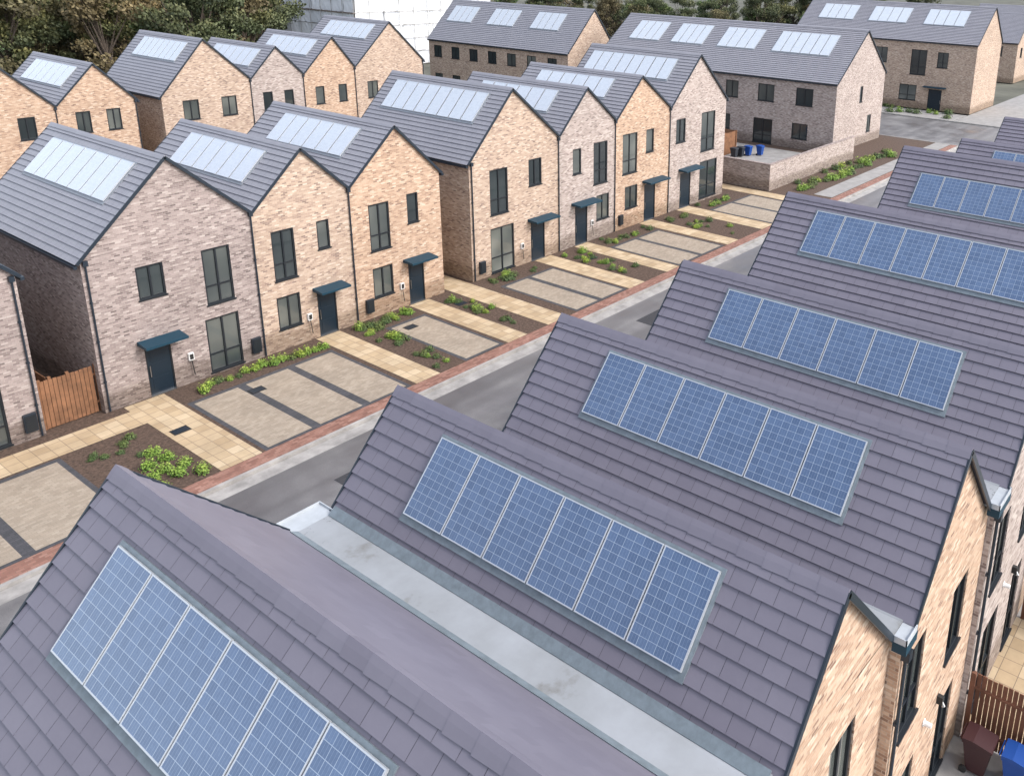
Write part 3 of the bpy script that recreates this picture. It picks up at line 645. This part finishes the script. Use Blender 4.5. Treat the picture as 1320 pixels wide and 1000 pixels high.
for i in range(9): shrub(U(9.1,11.3),U(24.6,26.1),'D',U(.4,.7))
x=14.5
while x<20.2: shrub(x,27.35+U(-.2,.2),'L' if R()<.6 else 'D',U(.6,1.0)); x+=.40
for x0,x1,y0,y1,n in ((21.95,23.1,25.2,27.9,14),(22.0,23.1,22.4,25.0,7),(23.2,25.7,27.2,27.8,9),(27.5,28.5,22.5,27.8,13),(31.0,34.6,27.1,27.8,12),(37.1,38.9,25,27.8,12),(37.1,38.9,22.3,25,6),(41,45.6,26.9,27.8,11),(47.7,50.3,22.4,27.6,18),(52.5,57,26.9,27.8,10)):
    for i in range(n): shrub(U(x0,x1),U(y0,y1),'L' if R()<.4 else 'D',U(.5,1.05))
for i in range(34): shrub(62.5+i*.6,24.8+U(-.9,.9),'L' if R()<.4 else 'D',U(1.1,1.7))
for i in range(22): shrub(107+U(0,4.4),27+i*.9,'D' if R()<.7 else 'L',U(1.3,2.2))
def treemesh(mat,h,r,n,seed):
    random.seed(seed)
    t=MB(); t.cyl((0,0,0),(0,0,h*.45),.28,.17,BARK,8)
    cl=[]
    for k in range(26):
        a=U(0,6.28); z=h*U(.25,.95); rad=r*(1-.75*abs(z/h-.5))*U(.3,1)
        e=Vector((rad*math.cos(a),rad*math.sin(a),z)); t.cyl((0,0,h*U(.2,.45)),e,.09,.02,BARK,5,False); cl.append((e,r*U(.2,.38)))
    cl.append((Vector((0,0,h*.92)),r*.3))
    tm=t.mesh("trunk")
    c=MB()
    for i in range(n):
        e,rr=random.choice(cl)
        d=Vector((random.gauss(0,1),random.gauss(0,1),random.gauss(0,1))).normalized()*rr*(R()**.4)*U(.8,1.25)
        p=e+Vector((d.x,d.y,d.z*.8)); nr=Vector((U(-1,1),U(-1,1),U(-.2,1))).normalized(); a=nr.orthogonal().normalized(); b=nr.cross(a); s=U(.10,.22)
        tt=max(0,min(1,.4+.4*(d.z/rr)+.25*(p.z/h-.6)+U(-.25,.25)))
        c.face([p-a*s,p-b*s*.6,p+a*s,p+b*s*.6],mat,tint=tt)
    return tm,c.mesh("crown")
TM=[treemesh(LEAF_T,12,4.2,7500,1),treemesh(LEAF_A,11,3.8,5500,2),treemesh(LEAF_T,13,3.6,7000,3),treemesh(LEAF_D,9,3.4,6000,4)]
random.seed(21)
def tree(x,y,k,s,grid=True):
    if grid: x,y=FX(x),FY(y)
    tm,cm=TM[k]; T=put("tree",None,(x,y,-.13)); T["label"]=("tree with brown autumn leaves at the wood edge" if k==1 else "dense dark green tree at the wood edge"); T["category"]="tree"; T["group"]="trees behind the houses"
    rz=U(0,6.28)
    for nm,me in (("trunk",tm),("crown",cm)):
        o=put(nm,me,(x,y,-.13),T); o.scale=(s,s,s); o.rotation_euler=(0,0,rz)
for i in range(46):
    ratio=.28+.41*(i%23)/22+U(-.02,.02); yy=(90 if i<23 else 114)+U(-6,9)
    tree(ratio*yy,yy,random.choice([0,1,0,2,3,1,0]),U(.8,1.25))
for i in range(54):
    t=i/53; tree(128+50*t+U(-5,5)+(16 if i%2 else 0),134-72*t+U(-6,6)+(12 if i%2 else 0),random.choice([0,1,2,3]),U(.7,1.0),False)
for i in range(18):
    tree(178+U(-8,34),20+i*4.5+U(-2,2),random.choice([0,1,2,3]),U(.5,.85),False)

# ---------------------------------------------------------------- scaffolded building
sx0,sx1,sy0,sy1=FX(84.3),FX(113),FY(100.4),FY(125)
S=put("scaffolded_building",None,((sx0+sx1)/2,(sy0+sy1)/2,-.13)); S["label"]="large building wrapped in white scaffold sheeting"; S["category"]="building site"
b=MB(); b.box(sx0+1.6,sx1-4,sy0+1.6,sy1-1,-.1,13,RENDW); obj("building_core",b,((sx0+sx1)/2,(sy0+sy1)/2,0),S)
sh=MB()
def wavy(axis,c,a0,a1,z0,z1,k0):
    a=a0-(.9 if k0%2 else 0)
    while a<a1-.3:
        s=max(a,a0); b=min(a+U(2.2,3.4),a1); tt=U(.2,1); n=6; k=3; off=U(-.08,.08)
        if b-s<.2: a=b; continue
        P=[[PP(axis,c,s+(b-s)*i/n,off+U(-.05,.05),z0+(z1-z0)*j/k+(U(-.08,.05) if j in(0,k) else 0)) for j in range(k+1)] for i in range(n+1)]
        for i in range(n):
            for j in range(k):
                sh.face([P[i][j],P[i+1][j],P[i+1][j+1],P[i][j+1]],SHEET,tint=max(0,min(1,tt+U(-.08,.08))))
        a=b
for k in range(8):
    z0=.1+k*2.0
    wavy('x',sx0,sy0,sy1,z0,z0+1.96,k); wavy('y',sy0-.1,sx0+.1,sx1,z0,z0+1.96,k)
obj("sheeting",sh,(sx0,sy0,0),S)
po=MB()
for i in range(11):
    yy=sy0-.3+(sy1-sy0)*i/10; xx=sx0-.3+(sx1-sx0)*i/10
    po.cyl((sx0-.25,yy,0),(sx0-.25,yy,17),.04,.04,POLE,5); po.cyl((xx,sy0-.35,0),(xx,sy0-.35,17),.04,.04,POLE,5)
for k in range(9):
    z=.05+k*2.0; po.cyl((sx0-.25,sy0-.35,z),(sx0-.25,sy1,z),.04,.04,POLE,5); po.cyl((sx0-.25,sy0-.35,z),(sx1,sy0-.35,z),.04,.04,POLE,5)
    if k%2==0: po.box(sx0-.22,sx0+1.2,sy0,sy1,z-.1,z-.02,WOOD)
obj("scaffold_poles",po,(sx0,sy0,0),S)

# ---------------------------------------------------------------- cars
def car(x,y,ang,paint,label,van=False):
    x,y=FX(x),FY(y)
    C=put("parked_car" if not van else "parked_van",None,(x,y,-.12)); C["label"]=label; C["category"]="car" if not van else "van"; C["group"]="vehicles on the side street"
    if van: prof=[(-2.5,.35),(2.45,.35),(2.5,.9),(2.35,1.15),(1.6,1.3),(1.05,1.95),(.8,2.05),(-2.4,2.1),(-2.5,1.9)]; gl=[(.75,1.35),(1.5,1.35),(1.02,1.88),(.75,1.9)]; wb=(-1.6,1.6)
    else: prof=[(-2.1,.35),(2.1,.35),(2.15,.65),(2.0,.85),(1.1,.98),(.45,1.42),(-.9,1.46),(-1.75,1.05),(-2.1,.95),(-2.15,.6)]; gl=[(-1.55,1.03),(.95,1.0),(.4,1.36),(-.85,1.4)]; wb=(-1.3,1.35)
    def wp(m): 
        m.v=[(x+math.cos(ang)*p[0]-math.sin(ang)*p[1], y+math.sin(ang)*p[0]+math.cos(ang)*p[1], p[2]-.12) for p in m.v]; return m
    m=MB(); m.prism(prof,'y',-.85,.85,paint); obj("body",wp(m),(x,y,0),C)
    m=MB(); m.prism(gl,'y',-.858,.858,GLASS)
    if not van: m.face([(1.06,-.72,1.012),(1.06,.72,1.012),(.5,.66,1.40),(.5,-.66,1.40)],GLASS); m.face([(-1.7,-.7,1.09),(-1.7,.7,1.09),(-.98,.64,1.455),(-.98,-.64,1.455)],GLASS)
    else: m.face([(1.56,-.75,1.36),(1.56,.75,1.36),(1.12,.7,1.9),(1.12,-.7,1.9)],GLASS)
    obj("windows",wp(m),(x,y,1),C)
    for a in wb:
        for s in (-.8,.8):
            m=MB(); m.cyl((a,s-.1,.33),(a,s+.1,.33),.33,.33,BLACK,14); m.cyl((a,s-.105,.33),(a,s+.105,.33),.19,.19,STEEL,10); obj("wheel",wp(m),(x,y,0),C)
PW=plain("paint_white",(.75,.75,.75),.3); PS=plain("paint_silver",(.4,.42,.44),.3,metal=.5); PB=plain("paint_blue",(.03,.08,.22),.3); PK=plain("paint_black",(.02,.02,.022),.3); PR=plain("paint_red",(.3,.02,.02),.3)
car(103.8,44,1.57,PW,"white van parked on the side street",True); car(103.5,60,1.57,PB,"dark blue car parked on the side street"); car(95.5,63,1.57,PS,"silver car parked on the side street")
car(132,18.6,0,PW,"white car by the footway at the junction"); car(141,18.8,0,PK,"black car by the footway at the junction"); car(96,74,1.57,PK,"black car on the side street")
for x,y,b in ((150,30,BR_BUFF),(165,50,BR_ORG),(185,30,BR_BUFF)):
    house(x,x+9,y,y+16,(x,5.8,x+4.5,9.6,x+9,5.8),b,"distant brick house with grey roof",wx=[(y+2,y+3.4,3.8,5.2),(y+6,y+7.4,3.8,5.2),(y+11,y+12.4,3.8,5.2)],wins=[(x+2,x+3.2,3.6,5.0)],group="distant brick houses",gut=(1,1))

# ---------------------------------------------------------------- light & camera
el=math.radians(42)
wd=bpy.data.worlds.new("World"); SC.world=wd; wd.use_nodes=True; nt=wd.node_tree
bg=nt.nodes["Background"]; sky=nt.nodes.new("ShaderNodeTexSky"); sky.sky_type='NISHITA'; sky.sun_disc=False
sky.sun_elevation=el; sky.air_density=1.0; sky.dust_density=3.0; sky.ozone_density=1.0
sd=Vector((.30,-1,0)).normalized()
sky.sun_rotation=math.atan2(sd.x,sd.y)
hs_=nt.nodes.new("ShaderNodeHueSaturation"); hs_.inputs["Saturation"].default_value=.5; hs_.inputs["Value"].default_value=2.45
nt.links.new(sky.outputs[0],hs_.inputs["Color"]); nt.links.new(hs_.outputs[0],bg.inputs[0]); bg.inputs[1].default_value=.15
sl=bpy.data.lights.new("sun","SUN"); sl.energy=1.5; sl.angle=math.radians(12); sl.color=(1,.96,.92)
so=bpy.data.objects.new("sun",sl); COL.objects.link(so)
dirv=Vector((sd.x*math.cos(el),sd.y*math.cos(el),math.sin(el)))
so.rotation_mode='QUATERNION'; so.rotation_quaternion=dirv.to_track_quat('Z','Y')
cam=bpy.data.cameras.new("camera"); co=bpy.data.objects.new("camera",cam); COL.objects.link(co)
cam.sensor_width=36; cam.lens=36*1129/1320; cam.clip_end=3000
cam.shift_x=-200/1320; cam.shift_y=-204/1320
r=Vector((.582,-.8129,.0286)).normalized(); up=Vector((.2224,.1928,.9557)); up=(up-r*up.dot(r)).normalized(); bk=r.cross(up)
M=Matrix((r,up,bk)).transposed().to_4x4(); M.translation=Vector((0,0,16.5))
co.matrix_world=M
SC.camera=co
SC.view_settings.view_transform='Standard'; SC.view_settings.look='None'; SC.view_settings.exposure=0
